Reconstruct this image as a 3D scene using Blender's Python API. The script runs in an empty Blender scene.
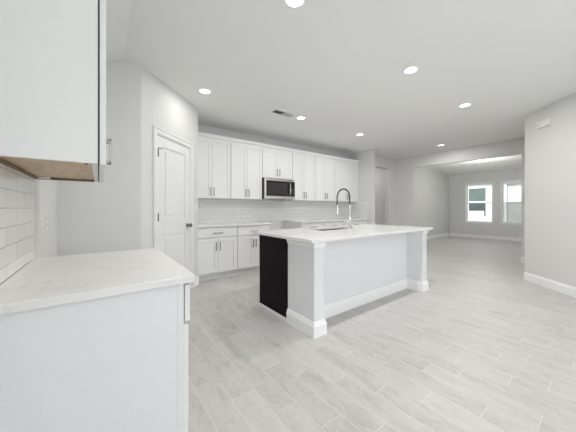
import bpy, bmesh, math, random
from mathutils import Vector, Matrix
random.seed(4)
PI = math.pi
S = bpy.context.scene
COL = S.collection

# ------------------------------------------------------------------ camera
cam_d = bpy.data.cameras.new('camera')
cam = bpy.data.objects.new('camera', cam_d)
COL.objects.link(cam)
YAW = math.radians(36.97)
cam.location = (0, 0, 1.198)
cam.rotation_euler = (PI / 2, 0, -YAW)
cam_d.sensor_fit = 'HORIZONTAL'
cam_d.sensor_width = 36
cam_d.lens = 36 * 251.4 / 576
cam_d.shift_y = -7.9 / 576
cam_d.clip_start = 0.05
S.camera = cam

# ------------------------------------------------------------------ world, exposure
w = bpy.data.worlds.new('world')
S.world = w
w.use_nodes = True
bg = w.node_tree.nodes['Background']
bg.inputs['Color'].default_value = (0.86, 0.93, 1.0, 1)
bg.inputs['Strength'].default_value = 1.6
S.view_settings.view_transform = 'Standard'
S.view_settings.look = 'None'
S.view_settings.exposure = 0.0
S.view_settings.gamma = 1
S.view_settings.use_curve_mapping = False

def area(name, loc, rot, sx, sy, power, color=(1, 1, 1), shape='RECTANGLE', spread=None):
    l = bpy.data.lights.new(name, 'AREA')
    l.shape = shape; l.size = sx; l.size_y = sy; l.energy = power; l.color = color
    if spread: l.spread = spread
    o = bpy.data.objects.new(name, l)
    o.location = loc; o.rotation_euler = rot
    COL.objects.link(o)
    return o
# added fill light, placed at made-up rear and left windows behind the camera
FILL_COL = (0.93, 0.965, 1.0)
REAR_Y = -7.5
for nx in (0.55, 1.95, 3.35):
    area('daylight', (nx, REAR_Y + 0.02, 1.45), (PI / 2, 0, 0), 1.1, 1.7, 21, FILL_COL)
for ny in (-2.2, -5.2):
    area('daylight', (-0.29 + .02, ny, 1.45), (0, -PI / 2, 0), 1.7, 1.5, 46, FILL_COL)
sun_d = bpy.data.lights.new('sun', 'SUN'); sun_d.energy = 6.0; sun_d.angle = 0.01
sun = bpy.data.objects.new('sun', sun_d); COL.objects.link(sun)
sun.rotation_euler = Vector((0.6, -0.3, -0.74)).to_track_quat('-Z', 'Y').to_euler()

# ------------------------------------------------------------------ materials
def mat(name, color, rough=0.5, metal=0.0, spec=0.5, emit=None, coat=0.0):
    m = bpy.data.materials.new(name); m.use_nodes = True
    b = m.node_tree.nodes['Principled BSDF']
    b.inputs['Base Color'].default_value = (*color, 1)
    b.inputs['Roughness'].default_value = rough
    b.inputs['Metallic'].default_value = metal
    b.inputs['Specular IOR Level'].default_value = spec
    b.inputs['Coat Weight'].default_value = coat
    if emit:
        b.inputs['Emission Color'].default_value = (*emit[0], 1)
        b.inputs['Emission Strength'].default_value = emit[1]
    return m

def N(m, t, **kw):
    n = m.node_tree.nodes.new(t)
    for k, v in kw.items(): setattr(n, k, v)
    return n

def noise_color(m, c1, c2, scale, detail=3, bump=0.0, lo=0.35, hi=0.65, rough=None):
    nt = m.node_tree; b = nt.nodes['Principled BSDF']
    tc = N(m, 'ShaderNodeTexCoord')
    no = N(m, 'ShaderNodeTexNoise'); no.inputs['Scale'].default_value = scale; no.inputs['Detail'].default_value = detail
    nt.links.new(tc.outputs['Object'], no.inputs['Vector'])
    r = N(m, 'ShaderNodeValToRGB')
    r.color_ramp.elements[0].position = lo; r.color_ramp.elements[1].position = hi
    r.color_ramp.elements[0].color = (*c1, 1); r.color_ramp.elements[1].color = (*c2, 1)
    nt.links.new(no.outputs['Fac'], r.inputs['Fac']); nt.links.new(r.outputs['Color'], b.inputs['Base Color'])
    if bump:
        bp = N(m, 'ShaderNodeBump'); bp.inputs['Strength'].default_value = bump; bp.inputs['Distance'].default_value = 0.002
        nt.links.new(no.outputs['Fac'], bp.inputs['Height']); nt.links.new(bp.outputs['Normal'], b.inputs['Normal'])
    return m

def painted(name, c, rough=0.6, bump=0.15, scale=60):
    return noise_color(mat(name, c, rough, spec=0.3), [v * 0.994 for v in c], [min(1, v * 1.003) for v in c], scale, 2, bump)

M = {}
M['wall'] = painted('wall paint', (0.73, 0.73, 0.715), 0.8)
M['ceiling'] = painted('ceiling paint', (0.90, 0.905, 0.89), 0.9, 0.3, 90)
M['trim'] = painted('trim paint', (0.92, 0.92, 0.915), 0.4, 0.02)
M['door'] = painted('door paint', (0.84, 0.84, 0.83), 0.4, 0.0)
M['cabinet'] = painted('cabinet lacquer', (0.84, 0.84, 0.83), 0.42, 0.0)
M['gap'] = mat('cabinet carcass edge', (0.05, 0.05, 0.05), 0.8)  # near-black colour standing in for shade between carcass and doors
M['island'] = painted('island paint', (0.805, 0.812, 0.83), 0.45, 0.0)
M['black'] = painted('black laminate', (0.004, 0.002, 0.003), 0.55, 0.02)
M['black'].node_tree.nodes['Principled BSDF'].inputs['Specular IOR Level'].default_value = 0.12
M['nickel'] = noise_color(mat('brushed nickel', (0.32, 0.31, 0.29), 0.32, 1.0), (0.28, 0.27, 0.25), (0.36, 0.35, 0.33), 200)
M['darkmetal'] = noise_color(mat('dark nickel', (0.2, 0.19, 0.18), 0.3, 1.0), (0.17, 0.16, 0.15), (0.24, 0.23, 0.22), 200)
M['chrome'] = noise_color(mat('polished chrome', (0.75, 0.75, 0.76), 0.12, 1.0), (0.72, 0.72, 0.73), (0.78, 0.78, 0.79), 50)
M['steel'] = noise_color(mat('stainless steel', (0.72, 0.70, 0.67), 0.28, 1.0), (0.68, 0.66, 0.63), (0.76, 0.74, 0.71), 120)
M['sink'] = noise_color(mat('sink steel', (0.3, 0.29, 0.28), 0.3, 1.0), (0.22, 0.21, 0.2), (0.36, 0.35, 0.34), 90)  # steel darkened to put dark reflections into its colour
M['blackglass'] = noise_color(mat('black glass', (0.02, 0.02, 0.02), 0.08), (0.012, 0.012, 0.012), (0.02, 0.02, 0.02), 30)
M['mesh'] = noise_color(mat('microwave window mesh', (0.04, 0.035, 0.035), 0.4, spec=0.25), (0.03, 0.027, 0.027), (0.05, 0.045, 0.045), 300)
M['plastic'] = painted('white plastic', (0.82, 0.82, 0.80), 0.35, 0.0)
M['slot'] = mat('dark slot', (0.03, 0.03, 0.03), 0.7)
M['lamp'] = mat('lit lamp lens', (1, 1, 1), 0.5, emit=((1.0, 0.985, 0.96), 2.6))
M['vent_slat'] = painted('vent slat enamel', (0.72, 0.72, 0.70), 0.5, 0.0)

# quartz worktop, white with faint warm veins
def quartz():
    m = mat('quartz worktop', (0.8, 0.79, 0.77), 0.16, spec=0.5)
    nt = m.node_tree; b = nt.nodes['Principled BSDF']
    tc = N(m, 'ShaderNodeTexCoord')
    n1 = N(m, 'ShaderNodeTexNoise'); n1.inputs['Scale'].default_value = 2.2; n1.inputs['Detail'].default_value = 9; n1.inputs['Roughness'].default_value = 0.68; n1.inputs['Distortion'].default_value = 0.5
    nt.links.new(tc.outputs['Object'], n1.inputs['Vector'])
    # vein where the noise crosses one half
    s1 = N(m, 'ShaderNodeMath', operation='SUBTRACT'); s1.inputs[1].default_value = 0.5
    ab = N(m, 'ShaderNodeMath', operation='ABSOLUTE')
    nt.links.new(n1.outputs['Fac'], s1.inputs[0]); nt.links.new(s1.outputs[0], ab.inputs[0])
    r = N(m, 'ShaderNodeValToRGB')
    r.color_ramp.elements[0].position = 0.0; r.color_ramp.elements[1].position = 0.012
    r.color_ramp.elements[0].color = (0.70, 0.685, 0.665, 1); r.color_ramp.elements[1].color = (0.80, 0.79, 0.775, 1)
    nt.links.new(ab.outputs[0], r.inputs['Fac'])
    n2 = N(m, 'ShaderNodeTexNoise'); n2.inputs['Scale'].default_value = 1.7; n2.inputs['Detail'].default_value = 2
    nt.links.new(tc.outputs['Object'], n2.inputs['Vector'])
    r2 = N(m, 'ShaderNodeValToRGB')
    r2.color_ramp.elements[0].position = 0.50; r2.color_ramp.elements[1].position = 0.60
    nt.links.new(n2.outputs['Fac'], r2.inputs['Fac'])
    n3 = N(m, 'ShaderNodeTexNoise'); n3.inputs['Scale'].default_value = 60; n3.inputs['Detail'].default_value = 3
    nt.links.new(tc.outputs['Object'], n3.inputs['Vector'])
    r3 = N(m, 'ShaderNodeValToRGB')
    r3.color_ramp.elements[0].color = (0.775, 0.765, 0.75, 1); r3.color_ramp.elements[1].color = (0.83, 0.825, 0.815, 1)
    nt.links.new(n3.outputs['Fac'], r3.inputs['Fac'])
    mx = N(m, 'ShaderNodeMix', data_type='RGBA')
    nt.links.new(r2.outputs['Color'], mx.inputs['Factor'])
    nt.links.new(r3.outputs['Color'], mx.inputs[6]); nt.links.new(r.outputs['Color'], mx.inputs[7])
    nt.links.new(mx.outputs[2], b.inputs['Base Color'])
    return m
M['quartz'] = quartz()

# glazed subway tile; axis 0 = tiles run along x, axis 1 = along y
def tile(name, axis, length, height, z0, u0):
    m = mat(name, (0.8, 0.8, 0.78), 0.14)
    nt = m.node_tree; b = nt.nodes['Principled BSDF']
    geo = N(m, 'ShaderNodeNewGeometry')
    sep = N(m, 'ShaderNodeSeparateXYZ'); nt.links.new(geo.outputs['Position'], sep.inputs[0])
    ua = N(m, 'ShaderNodeMath', operation='SUBTRACT'); ua.inputs[1].default_value = u0
    nt.links.new(sep.outputs[axis], ua.inputs[0])
    za = N(m, 'ShaderNodeMath', operation='SUBTRACT'); za.inputs[1].default_value = z0
    nt.links.new(sep.outputs[2], za.inputs[0])
    cb = N(m, 'ShaderNodeCombineXYZ')
    nt.links.new(ua.outputs[0], cb.inputs[0]); nt.links.new(za.outputs[0], cb.inputs[1])
    br = N(m, 'ShaderNodeTexBrick')
    br.offset = 0.5; br.inputs['Scale'].default_value = 1.0
    br.inputs['Brick Width'].default_value = length; br.inputs['Row Height'].default_value = height
    br.inputs['Mortar Size'].default_value = 0.0016; br.inputs['Mortar Smooth'].default_value = 0.3
    br.inputs['Color1'].default_value = (0.82, 0.82, 0.80, 1); br.inputs['Color2'].default_value = (0.86, 0.86, 0.845, 1)
    br.inputs['Mortar'].default_value = (0.46, 0.455, 0.44, 1)
    nt.links.new(cb.outputs[0], br.inputs['Vector']); nt.links.new(br.outputs['Color'], b.inputs['Base Color'])
    bp = N(m, 'ShaderNodeBump'); bp.invert = True; bp.inputs['Strength'].default_value = 0.8; bp.inputs['Distance'].default_value = 0.0015
    nt.links.new(br.outputs['Fac'], bp.inputs['Height']); nt.links.new(bp.outputs['Normal'], b.inputs['Normal'])
    return m
M['tile_x'] = tile('backsplash tile', 0, 0.152, 0.0762, 0.914, 1.25)
M['tile_y'] = tile('side backsplash tile', 1, 0.152, 0.0762, 0.914, 4.69)
M['tile_left'] = tile('left backsplash tile', 1, 0.305, 0.0762, 1.198 - 0.0762 * 40, 1.93 - 0.305 * 20)

# wood-look plank tiles, 15 cm wide and 61 cm long, running along y
def plank_floor():
    m = mat('plank floor tile', (0.6, 0.59, 0.57), 0.3)
    nt = m.node_tree; b = nt.nodes['Principled BSDF']; L = nt.links.new
    def math_(op, a, c=None, d=None):
        n = N(m, 'ShaderNodeMath', operation=op)
        for i, v in enumerate((a, c, d)):
            if v is None: continue
            if hasattr(v, 'is_linked') or isinstance(v, bpy.types.NodeSocket): L(v, n.inputs[i])
            else: n.inputs[i].default_value = v
        return n.outputs[0]
    geo = N(m, 'ShaderNodeNewGeometry')
    sep = N(m, 'ShaderNodeSeparateXYZ'); L(geo.outputs['Position'], sep.inputs[0])
    X, Y = sep.outputs[0], sep.outputs[1]
    W, LN = 0.1535, 0.61
    u = math_('DIVIDE', math_('ADD', X, 30.65 - 0.0), W)     # columns
    cidx = math_('FLOOR', u); uf = math_('FRACT', u)
    wn = N(m, 'ShaderNodeTexWhiteNoise', noise_dimensions='1D'); L(cidx, wn.inputs['W'])
    # stair-step thirds plus a jitter, as laid in the photograph
    off = math_('ADD', math_('MULTIPLY', cidx, -0.36), math_('MULTIPLY', wn.outputs['Value'], 0.16))
    v = math_('SUBTRACT', math_('DIVIDE', math_('ADD', Y, 20.3), LN), off)
    ridx = math_('FLOOR', v); vf = math_('FRACT', v)
    du = math_('MULTIPLY', math_('MINIMUM', uf, math_('SUBTRACT', 1.0, uf)), W)
    dv = math_('MULTIPLY', math_('MINIMUM', vf, math_('SUBTRACT', 1.0, vf)), LN)
    dmin = math_('MINIMUM', du, dv)
    gr = N(m, 'ShaderNodeMapRange'); gr.inputs['From Min'].default_value = 0.0011; gr.inputs['From Max'].default_value = 0.0022
    gr.inputs['To Min'].default_value = 1; gr.inputs['To Max'].default_value = 0
    L(dmin, gr.inputs['Value'])
    # per-plank tone
    cb = N(m, 'ShaderNodeCombineXYZ'); L(cidx, cb.inputs[0]); L(ridx, cb.inputs[1])
    wn2 = N(m, 'ShaderNodeTexWhiteNoise', noise_dimensions='3D'); L(cb.outputs[0], wn2.inputs['Vector'])
    # grain, stretched along the plank and shifted plank by plank
    sx = math_('MULTIPLY', X, 15.0)
    gx = math_('ADD', sx, math_('MULTIPLY', wn2.outputs['Value'], 50.0))
    gy = math_('MULTIPLY', Y, 4.0)
    gc = N(m, 'ShaderNodeCombineXYZ'); L(gx, gc.inputs[0]); L(gy, gc.inputs[1]); L(cidx, gc.inputs[2])
    g1 = N(m, 'ShaderNodeTexNoise'); g1.inputs['Scale'].default_value = 1.0; g1.inputs['Detail'].default_value = 7; g1.inputs['Roughness'].default_value = 0.62
    g1.inputs['Distortion'].default_value = 0.6
    L(gc.outputs[0], g1.inputs['Vector'])
    fine = N(m, 'ShaderNodeCombineXYZ'); L(math_('MULTIPLY', gx, 6.0), fine.inputs[0]); L(math_('MULTIPLY', gy, 5.0), fine.inputs[1])
    g2 = N(m, 'ShaderNodeTexNoise'); g2.inputs['Scale'].default_value = 1.0; g2.inputs['Detail'].default_value = 3
    L(fine.outputs[0], g2.inputs['Vector'])
    t = math_('ADD', math_('ADD', math_('MULTIPLY', g1.outputs['Fac'], 0.72), math_('MULTIPLY', g2.outputs['Fac'], 0.43)), math_('MULTIPLY', wn2.outputs['Value'], 0.14))
    r = N(m, 'ShaderNodeValToRGB')
    e = r.color_ramp.elements
    e[0].position = 0.42; e[0].color = (0.45, 0.422, 0.402, 1)
    e[1].position = 0.88; e[1].color = (0.63, 0.612, 0.597, 1)
    k = e.new(0.62); k.color = (0.56, 0.54, 0.523, 1)
    L(t, r.inputs['Fac'])
    mx = N(m, 'ShaderNodeMix', data_type='RGBA'); L(gr.outputs[0], mx.inputs['Factor']); L(r.outputs['Color'], mx.inputs[6])
    mx.inputs[7].default_value = (0.72, 0.71, 0.695, 1)
    L(mx.outputs[2], b.inputs['Base Color'])
    rr = N(m, 'ShaderNodeMapRange'); rr.inputs['To Min'].default_value = 0.38; rr.inputs['To Max'].default_value = 0.55
    L(g1.outputs['Fac'], rr.inputs['Value']); L(rr.outputs[0], b.inputs['Roughness'])
    bp = N(m, 'ShaderNodeBump'); bp.invert = True; bp.inputs['Strength'].default_value = 0.5; bp.inputs['Distance'].default_value = 0.001
    L(gr.outputs[0], bp.inputs['Height']); L(bp.outputs['Normal'], b.inputs['Normal'])
    return m
M['floor'] = plank_floor()

def plywood():
    m = mat('birch plywood', (0.5, 0.38, 0.27), 0.55)
    nt = m.node_tree; b = nt.nodes['Principled BSDF']
    tc = N(m, 'ShaderNodeTexCoord'); mp = N(m, 'ShaderNodeMapping'); mp.inputs['Scale'].default_value = (2.0, 14, 14)
    nt.links.new(tc.outputs['Object'], mp.inputs['Vector'])
    no = N(m, 'ShaderNodeTexNoise'); no.inputs['Scale'].default_value = 2.0; no.inputs['Detail'].default_value = 5; no.inputs['Distortion'].default_value = 1.0
    nt.links.new(mp.outputs[0], no.inputs['Vector'])
    r = N(m, 'ShaderNodeValToRGB'); r.color_ramp.elements[0].position = 0.3; r.color_ramp.elements[1].position = 0.7
    r.color_ramp.elements[0].color = (0.50, 0.37, 0.24, 1); r.color_ramp.elements[1].color = (0.66, 0.53, 0.38, 1)
    nt.links.new(no.outputs['Fac'], r.inputs['Fac']); nt.links.new(r.outputs['Color'], b.inputs['Base Color'])
    return m
M['ply'] = plywood()
M['ply_dark'] = noise_color(mat('raw batten', (0.2, 0.13, 0.08), 0.7), (0.16, 0.10, 0.06), (0.27, 0.18, 0.11), 30)

def glass():
    m = bpy.data.materials.new('window glass'); m.use_nodes = True
    nt = m.node_tree; nt.nodes.remove(nt.nodes['Principled BSDF'])
    out = nt.nodes['Material Output']
    tr = N(m, 'ShaderNodeBsdfTransparent'); tr.inputs['Color'].default_value = (0.94, 0.97, 0.96, 1)
    gl = N(m, 'ShaderNodeBsdfGlossy'); gl.inputs['Roughness'].default_value = 0.02
    mx = N(m, 'ShaderNodeMixShader'); mx.inputs['Fac'].default_value = 0.06
    nt.links.new(tr.outputs[0], mx.inputs[1]); nt.links.new(gl.outputs[0], mx.inputs[2]); nt.links.new(mx.outputs[0], out.inputs['Surface'])
    return m
M['glass'] = glass()
def screen_mat():
    # fine insect screen: mostly see-through grey weave
    m = bpy.data.materials.new('insect screen'); m.use_nodes = True
    nt = m.node_tree; b = nt.nodes['Principled BSDF']; out = nt.nodes['Material Output']
    b.inputs['Base Color'].default_value = (0.25, 0.25, 0.25, 1); b.inputs['Roughness'].default_value = 0.8
    tr = N(m, 'ShaderNodeBsdfTransparent')
    mx = N(m, 'ShaderNodeMixShader'); mx.inputs['Fac'].default_value = 0.35
    nt.links.new(tr.outputs[0], mx.inputs[1]); nt.links.new(b.outputs[0], mx.inputs[2]); nt.links.new(mx.outputs[0], out.inputs['Surface'])
    return m
M['screen'] = screen_mat()
def brick_wall():
    m = mat('pale brick', (0.7, 0.68, 0.65), 0.9)
    nt = m.node_tree; b = nt.nodes['Principled BSDF']
    geo = N(m, 'ShaderNodeNewGeometry'); sep = N(m, 'ShaderNodeSeparateXYZ'); nt.links.new(geo.outputs['Position'], sep.inputs[0])
    cb = N(m, 'ShaderNodeCombineXYZ'); nt.links.new(sep.outputs[1], cb.inputs[0]); nt.links.new(sep.outputs[2], cb.inputs[1])
    br = N(m, 'ShaderNodeTexBrick'); br.inputs['Scale'].default_value = 1
    br.inputs['Brick Width'].default_value = 0.24; br.inputs['Row Height'].default_value = 0.085; br.inputs['Mortar Size'].default_value = 0.008
    br.inputs['Color1'].default_value = (0.62, 0.59, 0.56, 1); br.inputs['Color2'].default_value = (0.46, 0.44, 0.42, 1); br.inputs['Mortar'].default_value = (0.75, 0.74, 0.72, 1)
    nt.links.new(cb.outputs[0], br.inputs['Vector']); nt.links.new(br.outputs['Color'], b.inputs['Base Color'])
    return m
M['brick'] = brick_wall()
M['siding'] = painted('white siding', (0.86, 0.86, 0.86), 0.7)
M['teal'] = noise_color(mat('neighbour window glass', (0.2, 0.25, 0.24), 0.15), (0.11, 0.14, 0.13), (0.15, 0.18, 0.165), 3)
M['glassdark'] = noise_color(mat('shaded window glass', (0.05, 0.07, 0.07), 0.15), (0.045, 0.06, 0.06), (0.07, 0.085, 0.085), 3)  # lower pane, darker than the upper
M['roof'] = noise_color(mat('grey shingle', (0.3, 0.3, 0.3), 0.9), (0.22, 0.22, 0.22), (0.36, 0.35, 0.34), 40)
M['grass'] = noise_color(mat('lawn', (0.2, 0.3, 0.12), 0.9), (0.12, 0.2, 0.06), (0.26, 0.34, 0.14), 20)
M['hallwall'] = M['wall']

# ------------------------------------------------------------------ mesh helpers
class MB:
    def __init__(s): s.bm = bmesh.new()
    def box(s, x0, x1, y0, y1, z0, z1):
        m = Matrix.Translation(((x0 + x1) / 2, (y0 + y1) / 2, (z0 + z1) / 2)) @ Matrix.Diagonal((abs(x1 - x0), abs(y1 - y0), abs(z1 - z0), 1))
        bmesh.ops.create_cube(s.bm, size=1, matrix=m); return s
    def prism(s, pts, z0, z1):
        """closed footprint (x, y) pulled up from z0 to z1"""
        a = [s.bm.verts.new((p[0], p[1], z0)) for p in pts]; b = [s.bm.verts.new((p[0], p[1], z1)) for p in pts]
        n = len(pts); s.bm.faces.new(a[::-1]); s.bm.faces.new(b)
        for i in range(n): s.bm.faces.new((a[i], a[(i + 1) % n], b[(i + 1) % n], b[i]))
        return s
    def solid(s, quads):
        """profile in any plane pulled to another: quads = two equal point lists"""
        a = [s.bm.verts.new(p) for p in quads[0]]; b = [s.bm.verts.new(p) for p in quads[1]]
        n = len(a); s.bm.faces.new(a[::-1]); s.bm.faces.new(b)
        for i in range(n): s.bm.faces.new((a[i], a[(i + 1) % n], b[(i + 1) % n], b[i]))
        return s
    def tube(s, pts, r, seg=12, cap=True):
        pts = [Vector(p) for p in pts]; rings = []
        rr = r if isinstance(r, (list, tuple)) else [r] * len(pts)
        up = None
        for i, p in enumerate(pts):
            d = (pts[min(i + 1, len(pts) - 1)] - pts[max(i - 1, 0)]).normalized()
            if up is None:
                up = Vector((0, 0, 1)) if abs(d.z) < 0.9 else Vector((1, 0, 0))
            up = (up - d * up.dot(d)).normalized(); sd = d.cross(up)
            rings.append([s.bm.verts.new(p + (up * math.cos(2 * PI * k / seg) + sd * math.sin(2 * PI * k / seg)) * rr[i]) for k in range(seg)])
        for a, b in zip(rings, rings[1:]):
            for k in range(seg):
                f = s.bm.faces.new((a[k], a[(k + 1) % seg], b[(k + 1) % seg], b[k])); f.smooth = True
        if cap: s.bm.faces.new(rings[0][::-1]); s.bm.faces.new(rings[-1])
        return s
    def lathe(s, prof, seg=32, axis='z', c=(0, 0, 0), ring=False):
        """prof = (radius, height) list, closed at both ends"""
        rings = []
        for r, h in prof:
            ring = []
            for k in range(seg):
                a = 2 * PI * k / seg; p = (r * math.cos(a), r * math.sin(a), h)
                if axis == 'y': p = (p[0], p[2], p[1])
                if axis == 'x': p = (p[2], p[0], p[1])
                ring.append(s.bm.verts.new((p[0] + c[0], p[1] + c[1], p[2] + c[2])))
            rings.append(ring)
        for a, b in zip(rings, rings[1:]):
            for k in range(seg):
                f = s.bm.faces.new((a[k], a[(k + 1) % seg], b[(k + 1) % seg], b[k])); f.smooth = True
        if ring:
            for k in range(seg): s.bm.faces.new((rings[-1][k], rings[-1][(k + 1) % seg], rings[0][(k + 1) % seg], rings[0][k]))
        else: s.bm.faces.new(rings[0][::-1]); s.bm.faces.new(rings[-1])
        return s
    def build(s, name, m, parent=None, bevel=0.0, loc=(0, 0, 0), rotz=0.0, seg=2):
        bmesh.ops.recalc_face_normals(s.bm, faces=s.bm.faces)
        me = bpy.data.meshes.new(name); s.bm.to_mesh(me); s.bm.free()
        me.materials.append(M[m] if isinstance(m, str) else m)
        o = bpy.data.objects.new(name, me); COL.objects.link(o)
        o.location = loc; o.rotation_euler = (0, 0, rotz)
        if parent: o.parent = parent
        if bevel:
            b = o.modifiers.new('bevel', 'BEVEL'); b.width = bevel; b.segments = seg; b.limit_method = 'ANGLE'; b.angle_limit = math.radians(40)
        return o

def tag(o, label=None, cat=None, group=None, kind=None):
    if label: o['label'] = label
    if cat: o['category'] = cat
    if group: o['group'] = group
    if kind: o['kind'] = kind
    return o
def thing(name, label, cat, loc=(0, 0, 0), rotz=0, group=None):
    o = bpy.data.objects.new(name, None); o.empty_display_size = 0.1
    COL.objects.link(o); o.location = loc; o.rotation_euler = (0, 0, rotz)
    return tag(o, label, cat, group)
def struct(o, label, cat): return tag(o, label, cat, kind='structure')
def struct_empty(name, label, cat, loc=(0, 0, 0), rotz=0):
    return tag(thing(name, label, cat, loc, rotz), kind='structure')

# ------------------------------------------------------------------ the shell
CZ = 2.743
LWX = -0.303        # left wall
GY = 3.122         # grey wall at the end of the left run
PX0, PX1, PY1 = 0.364, 1.245, 4.003   # angled pantry wall
BWY = 4.69         # back wall
SX = 5.708         # side wall at the right end of the back run
HY = 4.291         # doorway wall
HX = 7.439         # wall with the wide opening
FX, FY = 12.02, 4.484
T = 0.13

struct(MB().box(-0.6, 13.0, REAR_Y - .2, 6.4, -0.12, 0).build('floor', 'floor'), 'pale wood-look plank tile floor', 'floor')
# flat main ceiling, its slope down to the left wall, and the far room's ceiling
struct(MB().box(0.203, HX + T, REAR_Y - .2, 6.3, CZ, CZ + 0.12).build('ceiling', 'ceiling'), 'flat pale grey main ceiling with recessed lamps', 'ceiling')
zl = CZ - (0.203 - LWX) * 0.51
struct(MB().solid([[(0.203, REAR_Y - .2, CZ), (LWX - T, REAR_Y - .2, zl - T * 0.51), (LWX - T, REAR_Y - .2, CZ + .12), (0.203, REAR_Y - .2, CZ + .12)],
                   [(0.203, GY + T, CZ), (LWX - T, GY + T, zl - T * 0.51), (LWX - T, GY + T, CZ + .12), (0.203, GY + T, CZ + .12)]]).build('ceiling_slope', 'ceiling'),
       'narrow sloping strip of ceiling above the left wall', 'ceiling')
EX = 10.63
struct(MB().solid([[(HX + T, -0.6, CZ), (EX, -0.6, CZ), (FX, -0.6, 2.60), (FX + T, -0.6, 2.59), (FX + T, -0.6, CZ + .12), (HX + T, -0.6, CZ + .12)],
                   [(HX + T, FY + T, CZ), (EX, FY + T, CZ), (FX, FY + T, 2.60), (FX + T, FY + T, 2.59), (FX + T, FY + T, CZ + .12), (HX + T, FY + T, CZ + .12)]]).build('ceiling_far', 'ceiling'),
       'far room ceiling sloping down to the window wall', 'ceiling')

lw = MB(); yy = REAR_Y - T
for ny in (-5.2, -2.2):
    lw.box(LWX - T, LWX, yy, ny - .75, 0, zl).box(LWX - T, LWX, ny - .75, ny + .75, 0, .6).box(LWX - T, LWX, ny - .75, ny + .75, 2.3, zl); yy = ny + .75
lw.box(LWX - T, LWX, yy, GY, 0, zl)
struct(lw.build('wall_left', 'wall'), 'painted left wall beside the foreground worktop', 'wall')
struct(MB().solid([[(LWX - T, GY, 0), (PX0, GY, 0), (PX0, GY, CZ), (0.203, GY, CZ), (LWX - T, GY, zl - T * .51)],
                   [(LWX - T, GY + T, 0), (PX0, GY + T, 0), (PX0, GY + T, CZ), (0.203, GY + T, CZ), (LWX - T, GY + T, zl - T * .51)]]).build('wall_left_end', 'wall'),
       'grey wall facing the camera at the end of the left run', 'wall')
# angled pantry wall with its door opening (door leaf from s=0.283 to s=1.003 along the wall)
d2 = math.sqrt(0.5)
PLEN = (PX1 - PX0) / d2
pw = MB()
DS0, DS1, DZ = 0.262, 1.018, 2.085
pw.box(0, DS0, 0, T, 0, CZ).box(DS1, PLEN, 0, T, 0, CZ).box(DS0, DS1, 0, T, DZ, CZ)
struct(pw.build('wall_pantry', 'wall', loc=(PX0, GY, 0), rotz=PI / 4), 'angled pantry wall holding the white panelled door', 'wall')
struct(MB().box(PX1 - T, PX1, PY1, BWY + T, 0, CZ).build('wall_pantry_return', 'wall'), 'short pantry wall at the left end of the back cabinets', 'wall')
struct(MB().box(PX1, SX + T, BWY, BWY + T, 0, CZ).build('wall_back', 'wall'), 'back wall behind the kitchen cabinets', 'wall')
struct(MB().box(SX, SX + T, 3.93, BWY, 0, CZ).build('wall_side', 'wall'), 'short side wall closing the right end of the back cabinets', 'wall')
# doorway wall, opening x 6.10 to 7.112
dw = MB().box(SX + T, 5.98, HY, HY + T, 0, CZ).box(7.112, HX, HY, HY + T, 0, CZ).box(5.98, 7.112, HY, HY + T, 2.41, CZ)
struct(dw.build('wall_doorway', 'wall'), 'wall with the open hallway doorway right of the kitchen', 'wall')
struct(MB().box(5.7, 7.5, 6.1, 6.2, 0, CZ).box(5.8, 5.84, BWY + T, 6.1, 0, CZ).box(7.30, 7.43, HY + T, 6.1, 0, CZ).build('wall_hall', 'wall'), 'plain wall inside the hallway beyond the doorway', 'wall')
# wall with the wide opening, y 1.33 to 3.712, head at 2.40
hw = MB().box(HX, HX + T, 3.712, FY, 0, CZ).box(HX, HX + T, 0.85, 1.331, 0, CZ).box(HX, HX + T, 1.331, 3.712, 2.399, CZ)
struct(hw.build('wall_opening', 'wall'), 'wall with the wide cased-less opening to the far room', 'wall')
# angled wall at the right
struct(MB().prism([(5.709, .982), (4.2, -.527), (4.38, -.527), (5.76, .85), (HX, .85), (HX, .982)], 0, CZ).build('wall_right', 'wall'), 'angled grey wall at the right with a small white sensor', 'wall')
struct(MB().box(4.2, 4.33, REAR_Y, -.527, 0, CZ).build('wall_right_rear', 'wall'), 'wall right of and behind the camera', 'wall')
# far room
struct(MB().box(HX, FX + T, FY, FY + T, 0, CZ).build('wall_far_left', 'wall'), 'left wall of the far room', 'wall')
struct(MB().box(HX + T, FX + T, -.6, -.47, 0, CZ).build('wall_far_right', 'wall'), 'right wall of the far room', 'wall')
W1 = (2.939, 3.878, 0.60, 2.20); W2 = (1.803, 2.742, 0.60, 2.20)
fw = MB()
fw.box(FX, FX + T, W1[1], FY, 0, 2.66).box(FX, FX + T, W2[1], W1[0], 0, 2.66).box(FX, FX + T, -.47, W2[0], 0, 2.66)
for W_ in (W1, W2): fw.box(FX, FX + T, W_[0], W_[1], 0, W_[2]).box(FX, FX + T, W_[0], W_[1], W_[3], 2.66)
struct(fw.build('wall_far', 'wall'), 'grey window wall of the far room', 'wall')
# unseen rear wall with three windows added to light the room
rw = MB(); xs = LWX - T
for nx in (0.55, 1.95, 3.35):
    rw.box(xs, nx - .55, REAR_Y - T, REAR_Y, 0, CZ); xs = nx + .55
    rw.box(nx - .55, nx + .55, REAR_Y - T, REAR_Y, 0, .6).box(nx - .55, nx + .55, REAR_Y - T, REAR_Y, 2.3, CZ)
rw.box(xs, 4.33, REAR_Y - T, REAR_Y, 0, CZ)
struct(rw.build('wall_rear', 'wall'), 'wall with three windows behind the camera', 'wall')

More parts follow.
